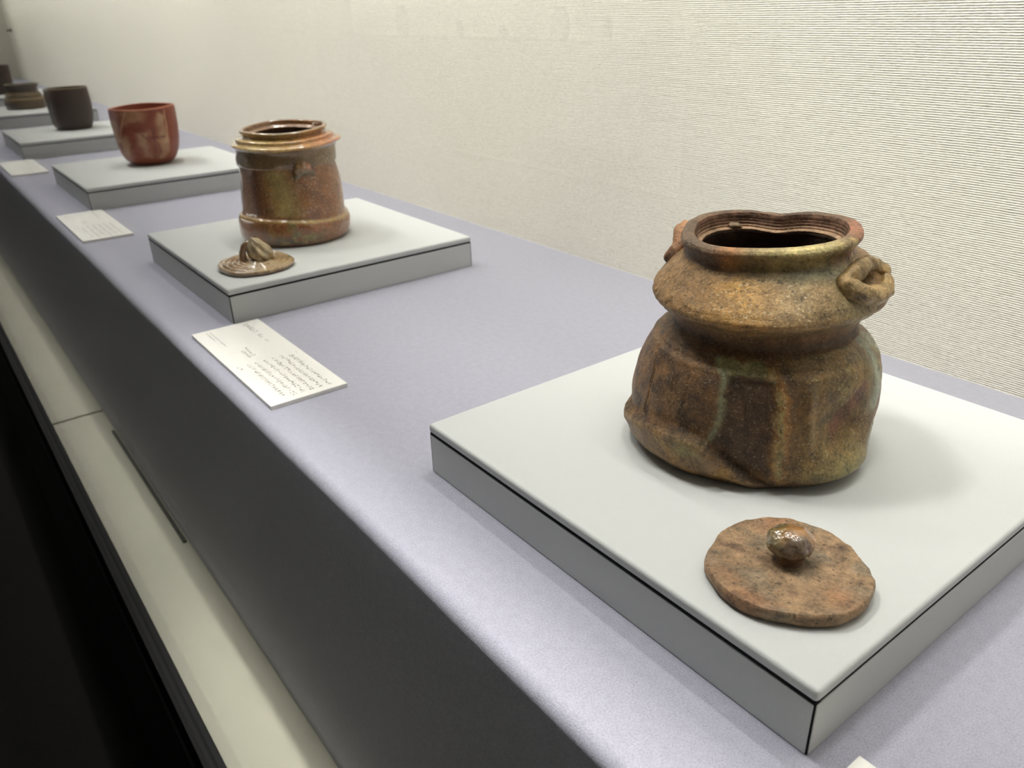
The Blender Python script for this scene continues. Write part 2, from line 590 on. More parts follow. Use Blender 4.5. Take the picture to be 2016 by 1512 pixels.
class Pot:
    """Thrown and pinched vessel: rows (z, left, right, front, back, squareness), outside first then inside."""

    def __init__(self, rows, n_out, segs, sub):
        R_ = crom(rows, sub)
        self.segs = segs
        self.nr = len(R_)
        cut = sum(sub[:n_out]) if isinstance(sub, (list, tuple)) else sub * n_out
        th = np.linspace(0, 2 * np.pi, segs, endpoint=False)
        c, s = np.cos(th), np.sin(th)
        z = np.repeat(R_[:, 0], segs)
        ex = 2.0 / R_[:, 5][:, None]
        sx = np.where(c[None] > 0, R_[:, 2][:, None], R_[:, 1][:, None]) * np.sign(c)[None] * np.abs(c)[None] ** ex
        sy = np.where(s[None] > 0, R_[:, 3][:, None], R_[:, 4][:, None]) * np.sign(s)[None] * np.abs(s)[None] ** ex
        self.x, self.e, self.z = sx.ravel(), sy.ravel(), z.copy()
        self.th = np.degrees(np.tile(th, self.nr))
        self.th = np.where(self.th > 270, self.th - 360, self.th)     # -90 .. 270, 90 = viewer's side
        self.out = (np.arange(self.nr * segs) // segs) < cut
        r = np.hypot(self.x, self.e) + 1e-9
        self.nx, self.ne = self.x / r, self.e / r
        self.P0 = np.stack([self.x, -self.e, self.z], 1)

    def push(self, d):
        self.x = self.x + self.nx * d
        self.e = self.e + self.ne * d

    def build(self, name, mat, parent, tint, rough, spk, loc=(0, 0, 0), rotz=0.0):
        n = len(self.x)
        co = np.stack([self.x, -self.e, self.z], 1)
        S, nr = self.segs, self.nr
        i = np.arange(nr - 1)[:, None] * S
        j = np.arange(S)[None]
        j2 = (j + 1) % S
        quads = np.stack([i + j, i + S + j, i + S + j2, i + j2], -1).reshape(-1, 4)
        verts = np.vstack([co, co[:S].mean(0)[None], co[-S:].mean(0)[None]])
        faces = quads.tolist()
        for k in range(S):
            faces.append((n, k, (k + 1) % S))
            faces.append((n + 1, (nr - 1) * S + (k + 1) % S, (nr - 1) * S + k))
        me = bpy.data.meshes.new(name)
        me.from_pydata(verts.tolist(), [], faces)
        set_attrs(me, np.vstack([tint, tint[:1], tint[-1:]]), np.append(rough, [rough[0], rough[-1]]), np.append(spk, [0, 0]))
        me.update()
        return obj(name, me, mat, parent, loc, rotz, smooth=True)


def set_attrs(me, tint, rough, spk):
    n = len(me.vertices)
    a = me.attributes.new('tint', 'FLOAT_COLOR', 'POINT')
    a.data.foreach_set('color', np.hstack([np.clip(tint, 0, 1), np.ones((n, 1))]).astype(np.float32).ravel())
    a = me.attributes.new('surf', 'FLOAT_COLOR', 'POINT')
    a.data.foreach_set('color', np.stack([np.clip(rough, 0.03, 1), np.clip(spk, 0, 1), np.zeros(n), np.ones(n)], 1).astype(np.float32).ravel())


def C3(r, g, b):
    return np.array(lin(r, g, b)[:3])


def blend(col, c, mask):
    return col * (1 - mask[:, None]) + np.array(c)[None] * mask[:, None]


def flat_attrs(o_or_me, col, rough=0.5, spk=0.2, var=0.0, seed=1.0):
    me = o_or_me.data if hasattr(o_or_me, 'data') else o_or_me
    n = len(me.vertices)
    P = np.array([v.co[:] for v in me.vertices])
    t = np.tile(np.array(col), (n, 1))
    if var:
        t = t * (1 + var * fbm(P, 60, 2, seed))[:, None]
    set_attrs(me, t, np.full(n, rough), np.full(n, spk))


def tube(path, rad, seg=14, sub=8, closed=True, flat=1.0, nz=0.0, seed=0.0):
    """Thick clay strap along a smooth path."""
    P = [Vector(p) for p in path]
    n = len(P)
    pts, rads = [], []
    cnt = n if closed else n - 1
    for i in range(cnt):
        if closed:
            p0, p1, p2, p3 = P[(i - 1) % n], P[i], P[(i + 1) % n], P[(i + 2) % n]
            r0, r1 = rad[i], rad[(i + 1) % n]
        else:
            p0, p1, p2, p3 = P[max(i - 1, 0)], P[i], P[i + 1], P[min(i + 2, n - 1)]
            r0, r1 = rad[i], rad[i + 1]
        for j in range(sub):
            t = j / sub
            pts.append(0.5 * ((2 * p1) + (p2 - p0) * t + (2 * p0 - 5 * p1 + 4 * p2 - p3) * t * t + (3 * p1 - p0 - 3 * p2 + p3) * t**3))
            rads.append(r0 + (r1 - r0) * t)
    if not closed:
        pts.append(P[-1])
        rads.append(rad[-1])
    m_ = len(pts)
    bm = bmesh.new()
    ctr = sum(pts, Vector()) / m_
    rings = []
    for i, p in enumerate(pts):
        a = pts[(i - 1) % m_] if closed or i > 0 else p
        b_ = pts[(i + 1) % m_] if closed or i < m_ - 1 else p
        tdir = (b_ - a).normalized()
        u = (p - ctr)
        u = (u - tdir * u.dot(tdir))
        u = u.normalized() if u.length > 1e-6 else tdir.orthogonal().normalized()
        w = tdir.cross(u)
        ring = []
        for k in range(seg):
            an = 2 * math.pi * k / seg
            ca, sa = math.cos(an), math.sin(an)
            q = 2 / 3.2
            off = u * (math.copysign(abs(ca) ** q, ca) * rads[i]) + w * (math.copysign(abs(sa) ** q, sa) * rads[i] * flat)
            pp = p + off
            if nz:
                pp = pp + off.normalized() * nz * noise.noise(pp * 160 + Vector((seed, 0, 0)))
            ring.append(bm.verts.new(pp))
        rings.append(ring)
    rng = range(m_) if closed else range(m_ - 1)
    for i in rng:
        a, b_ = rings[i], rings[(i + 1) % m_]
        for k in range(seg):
            bm.faces.new((a[k], a[(k + 1) % seg], b_[(k + 1) % seg], b_[k]))
    if not closed:
        bm.faces.new(rings[0])
        bm.faces.new(rings[-1])
    return bm


def blob(rad, fn, sub=4):
    """Star-shaped lump: icosphere whose radius follows fn(direction)."""
    bm = bmesh.new()
    bmesh.ops.create_icosphere(bm, subdivisions=sub, radius=1.0)
    for v in bm.verts:
        d = v.co.normalized()
        k = fn(d)
        v.co = Vector((d.x * rad[0], d.y * rad[1], d.z * rad[2])) * k
    return bm


POT = pottery('ash_glazed_stoneware', 400, 0.85, 0.8, 0.0012, (0.74, 0.60, 0.36), 520, pits=0.6)
POTG = pottery('glossy_glazed_stoneware', 260, 0.55, 0.40, 0.0010, (0.72, 0.62, 0.45), 330, coat=1.0, pits=0.2)
POTS = pottery('smooth_red_clay', 160, 0.10, 0.10, 0.0004, (0.5, 0.35, 0.2), 400, coat=0.0, pits=0.0)
POTD = pottery('dark_fired_clay', 240, 0.22, 0.25, 0.0006, (0.3, 0.22, 0.15), 500, pits=0.1)


def waisted_jar():
    c = (0.592, -0.405)
    rows = [
        (0.000, .070, .072, .068, .070, 2.2), (0.000, .086, .088, .085, .086, 2.2), (0.005, .092, .094, .0905, .092, 2.25),
        (0.012, .0975, .099, .095, .096, 2.25), (0.030, .1005, .1015, .098, .098, 2.2), (0.055, .0962, .1015, .097, .096, 2.15),
        (0.0735, .0905, .1000, .0935, .092, 2.1), (0.088, .0835, .0955, .0875, .086, 2.1), (0.0975, .0770, .0880, .0805, .080, 2.1),
        (0.1030, .0705, .0805, .0745, .074, 2.05), (0.1060, .0668, .0760, .0692, .070, 2.0), (0.1110, .0672, .0765, .0695, .070, 2.0),
        (0.1180, .0705, .0805, .0722, .074, 2.0), (0.1240, .0760, .0865, .0785, .079, 2.0), (0.1285, .0815, .0922, .0845, .084, 2.05), (0.1325, .0838, .0942, .0870, .086, 2.05),
        (0.1390, .0825, .0930, .0838, .084, 2.08), (0.1480, .0762, .0880, .0755, .078, 2.1), (0.1565, .0692, .0790, .0675, .071, 2.2),
        (0.1625, .0615, .0680, .0620, .066, 2.4), (0.1680, .0592, .0652, .0592, .064, 2.5), (0.1730, .0612, .0680, .0612, .065, 2.5),
        (0.1770, .0632, .0702, .0630, .0665, 2.5), (0.1800, .0622, .0690, .0620, .0655, 2.5), (0.1812, .0582, .0648, .0578, .0615, 2.5),
        (0.1800, .0535, .0598, .0525, .0578, 2.5),
(0.1750, .0528, .0592, .0515, .0572, 2.5), (0.1712, .0520, .0586, .0510, .0562, 2.5),
        (0.1688, .0510, .0576, .0505, .0550, 2.5), (0.1680, .0488, .0554, .0495, .0528, 2.5), (0.1655, .0480, .0546, .0488, .0520, 2.5),
        (0.1530, .0560, .0600, .0560, .0560, 2.2), (0.1350, .0730, .0800, .0740, .0740, 2.0), (0.1070, .0600, .0680, .0620, .0620, 2.0),
        (0.0700, .0820, .0900, .0840, .0840, 2.1), (0.0200, .0880, .0900, .0860, .0860, 2.2), (0.0120, .0600, .0600, .0600, .0600, 2.0),
    ]
    NO = 25
    sub = [3] + [7] * (NO - 1) + [5] * 40
    sub = sub[:len(rows) - 1]
    p = Pot(rows, NO, 440, sub)
    th, z, out = p.th, p.z.copy(), p.out
    P = p.P0
    body = out & (z < 0.1005)
    n_lo = fbm(P, 22, 2, 3.0)
    n_mid = fbm(P, 75, 3, 8.0)
    n_hi = fbm(P, 210, 2, 1.5)
    d = np.zeros(len(z))
    d += np.where(out, 0.0012 * n_lo + 0.0005 * n_mid + 0.00022 * n_hi, 0.0004 * n_mid)
    # pinched fold low on the left and front
    FOLD = [(185, .020), (165, .0265), (150, .0330), (135, .0378), (118, .0400), (106, .0372), (97, .0262), (86, .0105), (78, .0040)]
    fx = np.array([t for t, _ in FOLD])[::-1]
    fz = np.array([q for _, q in FOLD])[::-1]
    above = z - np.interp(th, fx, fz)
    rng = sstep(74, 84, th) * (1 - sstep(172, 188, th)) * body
    d += -0.0066 * rng * sstep(-0.0004, 0.0016, above) * np.exp(-np.clip(above, 0, 1) / 0.030)
    d += 0.0026 * rng * np.exp(-((above + 0.006) / 0.006) ** 2)
    # flat recessed panel between the two glaze runs
    pan = sstep(77.5, 80.5, th) * (1 - sstep(97, 100.5, th)) * sstep(0.012, 0.018, z) * (1 - sstep(0.086, 0.094, z)) * body
    d += -0.0032 * pan
    d += 0.0016 * np.exp(-((th - 76) / 2.4) ** 2) * sstep(.012, .03, z) * (1 - sstep(.08, .095, z)) * body
    # hollow pushed in on the right, lump of foot beneath it
    d += -0.0105 * np.exp(-((th - 47) / 15) ** 2 - ((z - 0.054) / 0.022) ** 2) * body
    d += 0.0030 * np.exp(-((th - 64.5 - 40 * (z - .07)) / 3.0) ** 2) * sstep(.03, .045, z) * (1 - sstep(.085, .095, z)) * body
    d += 0.0062 * np.exp(-((th - 48) / 24) ** 2 - ((z - 0.016) / 0.011) ** 2) * body
    d += -0.0050 * np.exp(-((th - 14) / 9) ** 2 - ((z - 0.030) / 0.012) ** 2) * body
    d += -0.0020 * np.exp(-((th - 70) / 3.5) ** 2) * sstep(.004, .012, z) * (1 - sstep(.03, .045, z)) * body
    # incised lines
    for line in ([(153, .0959), (144, .076), (143, .0568), (145, .0385)], [(119.5, .084), (117.8, .0659), (120.6, .0471)],
                 [(90.5, .0756), (89, .0542)], [(128, .080), (126, .062)]):
        q = pdist(th, z, line)
        d += (-0.0009 * np.exp(-(q / 0.0009) ** 2) + 0.0004 * np.exp(-((q - 0.002) / 0.0011) ** 2)) * body
    d += -0.0011 * np.exp(-((z - 0.0955) / 0.0011) ** 2) * body
    d += 0.0010 * np.exp(-((z - 0.0915) / 0.0016) ** 2) * body * sstep(20, 60, th)
    # socket behind the open lug
    d += -0.0160 * np.exp(-((th - 26) / 6.0) ** 2 - ((z - .1498) / .0042) ** 2) * out
    # rough shoulder rim on the left and a throwing groove under the mouth
    d += 0.0011 * n_hi * np.exp(-((z - .136) / .010) ** 2) * sstep(110, 150, th) * out
    d += 0.00045 * np.sin(z * 2 * math.pi / 0.0024) * (z > .163) * (z < .178) * (~out)
    # notch pressed into the far side of the mouth
    notch = np.exp(-((th + 82) / 13) ** 2) + np.exp(-((th - 278) / 13) ** 2)
    d += -0.0125 * notch * sstep(0.152, 0.168, z)
    p.push(d)
    # the whole mouth leans up towards the right
    up = sstep(0.09, 0.165, z)
    p.z = p.z + up * (0.055 * p.x + 0.0012 * np.sin(np.radians(th * 2 + 40)))

    nn = fbm(P, 48, 3, 20.0)
    n2 = fbm(P, 120, 2, 31.0)
    col = np.tile(C3(116, 82, 46), (len(z), 1))
    col = blend(col, C3(78, 54, 32), sstep(-0.3, 0.5, n_mid) * (z < .1))
    col = blend(col, C3(146, 112, 70), sstep(0.112, 0.130, z) * 0.8)
    rough = np.full(len(z), 0.48)
    spk = np.full(len(z), 0.22)

    def add(c_, mk, r=None, s=None):
        nonlocal col, rough, spk
        mk = np.clip(mk, 0, 1) * out
        col = blend(col, c_, mk)
        if r is not None:
            rough = rough * (1 - mk) + r * mk
        if s is not None:
            spk = spk * (1 - mk) + s * mk
    sh = sstep(.118, .126, z) * (1 - sstep(.158, .164, z))
    # shoulder: golden ash in the middle, grey speckle to the right, dull tan to the left
    add(C3(204, 152, 72), sh * np.exp(-((th - 98) / 17) ** 2) * (0.75 + 0.5 * nn), 0.34, 0.9)
    add(C3(176, 150, 108), sh * np.exp(-((th - 70) / 18) ** 2) * (0.7 + 0.4 * nn), 0.32, 1.0)
    add(C3(154, 140, 100), sh * np.exp(-((th - 42) / 14) ** 2) * 0.8, 0.34, 0.3)
    add(C3(150, 108, 50), np.exp(-((z - .131) / .005) ** 2) * np.exp(-((th - 82) / 36) ** 2) * (0.6 + 0.6 * nn), 0.3, 0.4)
    add(C3(92, 66, 42), np.exp(-((z - .1245) / .004) ** 2) * sstep(30, 60, th) * 0.7)
    add(C3(150, 146, 116), np.exp(-((z - .1615) / .0045) ** 2) * np.exp(-((th - 62) / 30) ** 2) * 0.9, 0.28, 0.2)
    # mouth
    mouth = sstep(.1635, .1665, z)
    add(C3(94, 72, 54), mouth * 0.9, 0.55, 0.1)
    add(C3(172, 148, 84), mouth * np.exp(-((th - 72) / 26) ** 2) * (0.85 + 0.5 * nn), 0.22, 0.3)
    add(C3(232, 214, 150), np.exp(-((z - .1785) / .003) ** 2) * np.exp(-((th - 66) / 22) ** 2) * 0.9, 0.2, 0.3)  # pale yellow painted where the front rim catches the light
    add(C3(178, 112, 44), mouth * np.exp(-((th - 108) / 9) ** 2) * 0.6, 0.3, 0.2)
    add(C3(150, 88, 56), mouth * np.exp(-((th - 4) / 22) ** 2) * 0.85, 0.3, 0.15)
    add(C3(216, 188, 118), mouth * np.exp(-((th - 25) / 7) ** 2) * sstep(-.1, .3, nn), 0.2, 0.4)
    # waist: tint darkened to paint in the shade under the shoulder
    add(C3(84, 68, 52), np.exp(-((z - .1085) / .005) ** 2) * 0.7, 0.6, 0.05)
    # body: brown left, olive grey right, runs of pale green and ochre
    right = 1 - sstep(48, 82, th)
    bz = (z < .104)
    add(C3(138, 116, 66), right * bz * (0.66 + 0.6 * nn), 0.24, 0.45)
    add(C3(150, 108, 52), right * bz * sstep(.1, .6, n2 + .4 * nn) * .6, 0.3, 0.4)
    add(C3(150, 152, 122), bz * (1 - sstep(10, 42, th)) * sstep(-.2, .35, nn) * 0.8, 0.25, 0.25)
    add(C3(160, 168, 142), bz * np.exp(-((th - 18 - 200 * (.09 - z)) / 4.0) ** 2) * sstep(.05, .065, z) * 0.8, 0.22, 0.2)
    q = pdist(th, z, [(34, .0765), (40.3, .0619), (47, .0495)])
    add(C3(122, 80, 56), .85 * (1 - sstep(.0048, .0070, q + .0022 * n2)), 0.4, 0.05)
    q = pdist(th, z, [(15.5, .058), (16, .036)])
    add(C3(120, 80, 58), 1 - sstep(.004, .0075, q + .004 * n2), 0.4, 0.05)
    add(C3(122, 92, 50), bz * np.exp(-((z - .097) / .006) ** 2) * sstep(20, 60, th) * (1 - sstep(105, 120, th)) * (.5 + .6 * nn), 0.42, 0.3)
    q = pdist(th, z, [(107, .1000), (103.1, .0952), (100.7, .0876), (99.8, .0732), (99.2, .0576), (101.7, .0431), (104, .0370)])
    add(C3(150, 152, 116), (1 - sstep(.0006, .0042, q + .0030 * n2 + .0015 * nn)) * (.65 + .35 * sstep(-.3, .2, n2)), 0.25, 0.2)
    q = pdist(th, z, [(105, .0985), (94.4, .0950), (86.5, .0975), (80.8, .0919)])
    add(C3(146, 138, 88), (1 - sstep(.002, .0065, q + .0025 * n2)) * 0.9, 0.28, 0.35)
    q = pdist(th, z, [(80.8, .0931), (78, .0838), (76.6, .0697), (76.5, .054), (76.2, .0367), (75.6, .0177)])
    add(C3(164, 112, 46), (1 - sstep(.002, .0095, q + .005 * n2)) * 0.8, 0.34, 0.55)
    add(C3(150, 140, 92), (1 - sstep(.0005, .0042, q + .004 * n2)) * (.5 + .5 * sstep(-.3, .2, n2)), 0.28, 0.4)
    add(C3(80, 58, 40), pan * 0.75, 0.5, 0.25)
    add(C3(40, 30, 24), rng * np.exp(-((above - .0004) / .0011) ** 2) * .8, 0.7, 0.0)
    add(C3(138, 112, 82), rng * (1 - sstep(-.005, .0005, above)) * 0.75, 0.45, 0.15)  # lip below the fold tinted lighter, as if lit
    add(C3(150, 112, 56), rng * (1 - sstep(-.008, .0, above)) * sstep(.05, .4, nn) * 0.8, 0.4, 0.4)
    add(C3(142, 130, 72), np.exp(-((th - 112) / 7) ** 2 - ((z - .028) / .007) ** 2) * 0.8, 0.3, 0.3)
    add(C3(150, 142, 92), np.exp(-((th - 40) / 22) ** 2 - ((z - .018) / .010) ** 2) * 0.7, 0.3, 0.3)
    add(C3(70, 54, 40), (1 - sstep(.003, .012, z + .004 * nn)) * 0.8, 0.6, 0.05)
    # unglazed red brown inside
    inn = ~out
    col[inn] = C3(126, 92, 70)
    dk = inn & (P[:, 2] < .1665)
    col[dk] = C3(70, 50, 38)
    led_ = inn & (P[:, 2] < .1705) & (P[:, 2] > .1665)
    col[led_] = C3(160, 128, 98)
    rough[inn] = 0.6
    spk[inn] = 0.05

    rz = facing(c)
    t = thing('water_jar', 'waisted brown stoneware water jar with oval notched mouth and ash glaze runs', 'jar', (c[0], c[1], H), rz)
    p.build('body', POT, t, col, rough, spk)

    def surf(thd, z_, off):
        k = np.array(rows)[:22]
        L, Rr, F, B = (float(np.interp(z_, k[1:, 0], k[1:, i])) for i in (1, 2, 3, 4))
        a = math.radians(thd)
        x = (Rr if math.cos(a) > 0 else L) * math.cos(a)
        e = (F if math.sin(a) > 0 else B) * math.sin(a)
        r_ = math.hypot(x, e)
        x, e = x * (1 + off / r_), e * (1 + off / r_)
        return (x, -e, z_ + 0.055 * x)
    lug = tube([surf(46, .1530, .0010), surf(37, .1580, .0030), surf(23, .1595, .0030), surf(13, .1560, .0005), surf(10, .1480, -.0005),
                surf(17, .1410, -.0002), surf(30, .1415, .0005), surf(41, .1460, .0018)],
               [.0072, .0066, .0060, .0058, .0056, .0056, .0062, .0074], 16, 8, True, 1.1, 0.0022, 3.0)
    lo = obj('lug', lug, POT, t, smooth=True)
    flat_attrs(lo, C3(150, 122, 78), 0.30, 0.5, 0.5, 2.0)
    lug = tube([surf(186, .1530, .000), surf(190, .1640, .0060), surf(197, .1715, .0085), surf(208, .1720, .0085), surf(215, .1640, .0060), surf(218, .1520, .000),
                surf(202, .1500, -.001)],
               [.0045, .0050, .0055, .0055, .0050, .0045, .0040], 16, 8, True, 1.2, 0.0018, 9.0)
    lo = obj('lug', lug, POT, t, smooth=True)
    flat_attrs(lo, C3(150, 106, 70), 0.5, 0.15, 0.5, 5.0)
    # stray crumb of clay stuck on the inner ledge
    cr = blob((.0062, .0035, .0030), lambda d: 1 + .35 * noise.noise(d * 2.3), 3)
    co_ = obj('clay_crumb', cr, POT, t, loc=(-.0260, .0505, .1682), smooth=True)
    flat_attrs(co_, C3(140, 116, 90), 0.6, 0.1, 0.3, 4.0)
    return t


def dark_lid():
    c = (0.4530, -0.2715)
    rz = facing(c)
    t = thing('jar_lid', 'flat dark brown round lid with a lumpy ball knob', 'lid', (c[0], c[1], H), rz)
    rows = [(0.0008, .040, .040, .040, .040, 2), (0.0008, .0485, .0485, .0485, .0485, 2), (.0035, .0512, .0512, .0505, .0525, 2.0), (.0075, .0515, .0515, .0508, .0530, 2.0),
            (.0100, .0500, .0500, .0495, .0515, 2), (.0102, .046, .046, .046, .048, 2), (.0092, .034, .034, .034, .034, 2), (.0084, .020, .020, .020, .020, 2), (.0088, .012, .012, .012, .012, 2), (.0088, .003, .003, .003, .003, 2)]
    p = Pot(rows, 9, 220, [3, 6, 6, 6, 5, 10, 12, 8, 6])
    th, z = p.th, p.z
    r = np.hypot(p.x, p.e)
    n1 = fbm(p.P0, 38, 2, 5.0)
    n2 = fbm(p.P0, 130, 3, 15.0)
    edge = sstep(.030, .050, r)
    p.push((0.0016 * n1 + 0.0005 * n2 + 0.0012 * np.sin(np.radians(th * 3 + 30))) * edge)
    p.z = p.z + (z > .005) * (0.0006 * n1 + 0.00035 * n2) + (z > .002) * 0.0008 * np.sin(np.radians(th + 40)) * edge
    col = np.tile(C3(146, 118, 88), (len(z), 1))
    nn = fbm(p.P0, 46, 3, 41.0)
    col = blend(col, C3(128, 112, 90), sstep(-.1, .5, nn) * .8)
    col = blend(col, C3(156, 88, 48), np.clip(np.exp(-((th - 120 + 360 * (th < -60)) / 40) ** 2) * sstep(.02, .045, r) * sstep(-.3, .4, n1), 0, 1) * .3)
    col = blend(col, C3(164, 108, 68), np.exp(-(((p.x + .012) ** 2 + (p.e + .040) ** 2) / .012 ** 2)) * .6)
    col = blend(col, C3(164, 108, 66), np.exp(-(((p.x - .033) ** 2 + (p.e - .022) ** 2) / .010 ** 2)) * .5)
    col = blend(col, C3(92, 66, 48), sstep(.3, .8, -nn) * .7)
    rough = np.full(len(z), .58) - .18 * sstep(.040, .050, r) * sstep(-.1, .4, nn)
    p.build('disc', POT, t, col, rough, np.full(len(z), .10))
    kb = blob((.0150, .0135, .0118), lambda d: (1 + .10 * noise.noise(d * 1.9) + .05 * noise.noise(d * 4.5)) * (1 - .22 * max(0, -d.z) ** 2) - .07 * max(0, d.z) ** 3, 5)
    ko = obj('knob', kb, POTG, t, loc=(-.0005, .0065, .0225), smooth=True)
    n = len(ko.data.vertices)
    P = np.array([v.co[:] for v in ko.data.vertices])
    f = sstep(-.2, .3, fbm(P, 75, 3, 9.0))
    cc = np.tile(C3(104, 86, 70), (n, 1))
    cc = blend(cc, C3(156, 112, 66), f)
    cc = blend(cc, C3(104, 92, 44), (1 - sstep(-.010, .001, P[:, 0])) * .7)
    set_attrs(ko.data, cc, .30 + .3 * (1 - f), np.full(n, .25))
    nk = Pot([(.0070, .011, .011, .011, .011, 2), (.011, .0085, .0085, .0085, .0085, 2), (.016, .0105, .0105, .010, .010, 2), (.018, .004, .004, .004, .004, 2)], 3, 40, 6)
    nk.e -= .0065
    k = len(nk.x)
    nk.build('knob_stem', POT, t, np.tile(C3(104, 76, 54), (k, 1)), np.full(k, .6), np.zeros(k))
    return t


def flanged_jar():
    c = (1.499, -0.389)
    rows = [(0.000, .068, .070, .070, .068, 2), (0.000, .080, .081, .080, .080, 2), (.005, .0855, .0872, .0855, .084, 2.05), (.016, .0898, .0905, .089, .087, 2.1),
            (.027, .0900, .0912, .0895, .087, 2.1), (.036, .0886, .0905, .088, .086, 2.1), (.0405, .0862, .0885, .0855, .084, 2.1), (.0425, .0822, .0850, .0820, .081, 2.1),
            (.047, .0812, .0842, .0815, .081, 2.1), (.070, .0802, .0838, .0805, .081, 2.1), (.095, .0782, .0812, .0785, .080, 2.1), (.117, .0755, .0775, .0755, .078, 2.1),
            (.1205, .0752, .0772, .0752, .078, 2.1), (.1220, .0775, .0790, .0775, .080, 2.1), (.130, .0782, .0795, .0785, .081, 2.1), (.141, .0762, .0795, .0775, .080, 2.1),
            (.1480, .0765, .0825, .0790, .081, 2.1), (.1510, .0798, .0885, .0838, .085, 2.1), (.1535, .0815, .0905, .0860, .087, 2.1), (.1558, .0795, .0885, .0840, .085, 2.1),
            (.1572, .0738, .0815, .0780, .079, 2.1), (.1590, .0738, .0800, .0772, .078, 2.1), (.1625, .0735, .0785, .0768, .078, 2.1), (.1642, .0700, .0745, .0730, .075, 2.1),
            (.1652, .0622, .0672, .0652, .068, 2.1), (.1690, .0632, .0682, .0660, .0695, 2.1), (.1732, .0665, .0715, .0690, .0730, 2.1), (.1755, .0645, .0692, .0670, .071, 2.1),
            (.1755, .0615, .0662, .0640, .068, 2.1), (.1735, .0600, .0645, .0625, .066, 2.1), (.1680, .0590, .0635, .0610, .065, 2.1), (.1660, .0560, .0610, .0585, .062, 2.1),
            (.1640, .0545, .0590, .0570, .060, 2.1), (.1500, .0650, .0680, .0660, .066, 2.1), (.0500, .0740, .0740, .0740, .074, 2.1), (.0100, .0700, .0700, .0700, .070, 2.1),
            (.0090, .0300, .0300, .0300, .030, 2.0)]
    sub = [3] + [6] * (len(rows) - 2)
    p = Pot(rows, 28, 300, sub)
    th, z, out = p.th, p.z.copy(), p.out
    P = p.P0
    n_lo = fbm(P, 20, 2, 13.0)
    n_mid = fbm(P, 70, 3, 18.0)
    d = np.where(out, .0012 * n_lo + .0004 * n_mid, .0003 * n_mid)
    d += 0.0006 * np.sin(np.radians(th * 9 + 60 * n_lo)) * np.exp(-((z - .036) / .008) ** 2) * out
    d += -0.0025 * np.exp(-((th - 150) / 25) ** 2 - ((z - .075) / .03) ** 2) * out
    p.push(d)
    band = np.exp(-((z - .040) / .012) ** 2) * out
    p.z = p.z + band * (-0.050 * p.x + .0018 * np.sin(np.radians(th * 2 + 200)))
    top = sstep(.10, .17, z)
    p.z = p.z + top * (.018 * p.x - .022 * p.e + .0010 * np.sin(np.radians(th * 3 + 20)))
    nn = fbm(P, 45, 3, 51.0)
    col = np.tile(C3(140, 90, 50), (len(z), 1))
    col = blend(col, C3(118, 66, 34), sstep(-.2, .4, nn) * .6)
    rough = np.full(len(z), .40)
    spk = np.full(len(z), .45)

    def add(c_, mk, r=None, s=None):
        nonlocal col, rough, spk
        mk = np.clip(mk, 0, 1)
        col = blend(col, c_, mk)
        if r is not None:
            rough = rough * (1 - mk) + r * mk
        if s is not None:
            spk = spk * (1 - mk) + s * mk
    wl = sstep(.044, .050, z) * (1 - sstep(.117, .122, z)) * out
    add(C3(168, 146, 88), wl * np.exp(-((th - 101 - 130 * (z - .08)) / 15) ** 2) * (.95 + .3 * nn), .42, .3)
    add(C3(96, 44, 24), wl * np.exp(-((th - 133) / 10) ** 2) * .8, .32, .2)
    add(C3(138, 116, 100), wl * np.exp(-((th - 172) / 12) ** 2) * .6, .3, .1)
    add(C3(146, 96, 52), wl * (1 - sstep(20, 70, th)) * .6, .45, .4)
    bl = sstep(.1205, .123, z) * (1 - sstep(.148, .1505, z)) * out
    add(C3(116, 94, 60), bl * .85, .42, .15)
    add(C3(128, 100, 62), bl * np.exp(-((th - 35) / 22) ** 2) * .9, .4, .4)
    fl = sstep(.149, .1515, z) * (1 - sstep(.165, .167, z)) * out
    add(C3(190, 144, 86), fl, .14, .3)  # gold glaze, flange tints brightened to paint in highlights
    add(C3(206, 178, 116), fl * np.exp(-((th - 125) / 45) ** 2) * (.8 + .3 * nn), .2, .3)
    add(C3(176, 104, 56), fl * np.exp(-((th - 35) / 35) ** 2) * .9, .24, .2)
    rm = sstep(.1655, .1675, z)
    add(C3(160, 118, 70), rm, .22, .2)
    add(C3(132, 112, 62), rm * np.exp(-((th - 110) / 40) ** 2) * .8, .2, .2)
    add(C3(160, 92, 56), rm * np.exp(-((th - 215) / 50) ** 2) * .8, .25, .2)
    lb = (1 - sstep(.041, .045, z - .05 * p.x * 0)) * out
    add(C3(140, 86, 48), lb * .8, .32, .2)
    add(C3(136, 122, 74), lb * np.exp(-((th - 90) / 26) ** 2) * sstep(-.35, .3, nn), .34, .2)
    add(C3(84, 78, 62), lb * np.exp(-((th - 95) / 30) ** 2) * np.exp(-((z - .010) / .009) ** 2) * sstep(-.3, .3, n_mid), .5, .1)
    add(C3(192, 164, 104), np.exp(-((z - .0400) / .0022) ** 2) * out * .7, .10, .2)  # painted highlight along the top edge of the lower band
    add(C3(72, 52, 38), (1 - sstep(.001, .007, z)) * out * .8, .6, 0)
    inn = ~out
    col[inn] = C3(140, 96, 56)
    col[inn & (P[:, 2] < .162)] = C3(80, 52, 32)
    spk[inn] = .1
    rz = facing(c)
    t = thing('water_jar', 'glossy russet and olive jar with flanged collar and a small animal shaped lug', 'jar', (c[0], c[1], H), rz)
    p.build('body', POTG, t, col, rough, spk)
    # lug like a little crouching animal, a head-like hump and two splayed legs
    legs = [Vector((-.75, -.25, -.75)).normalized(), Vector((.70, -.25, -.72)).normalized(), Vector((-.85, -.3, .1)).normalized()]

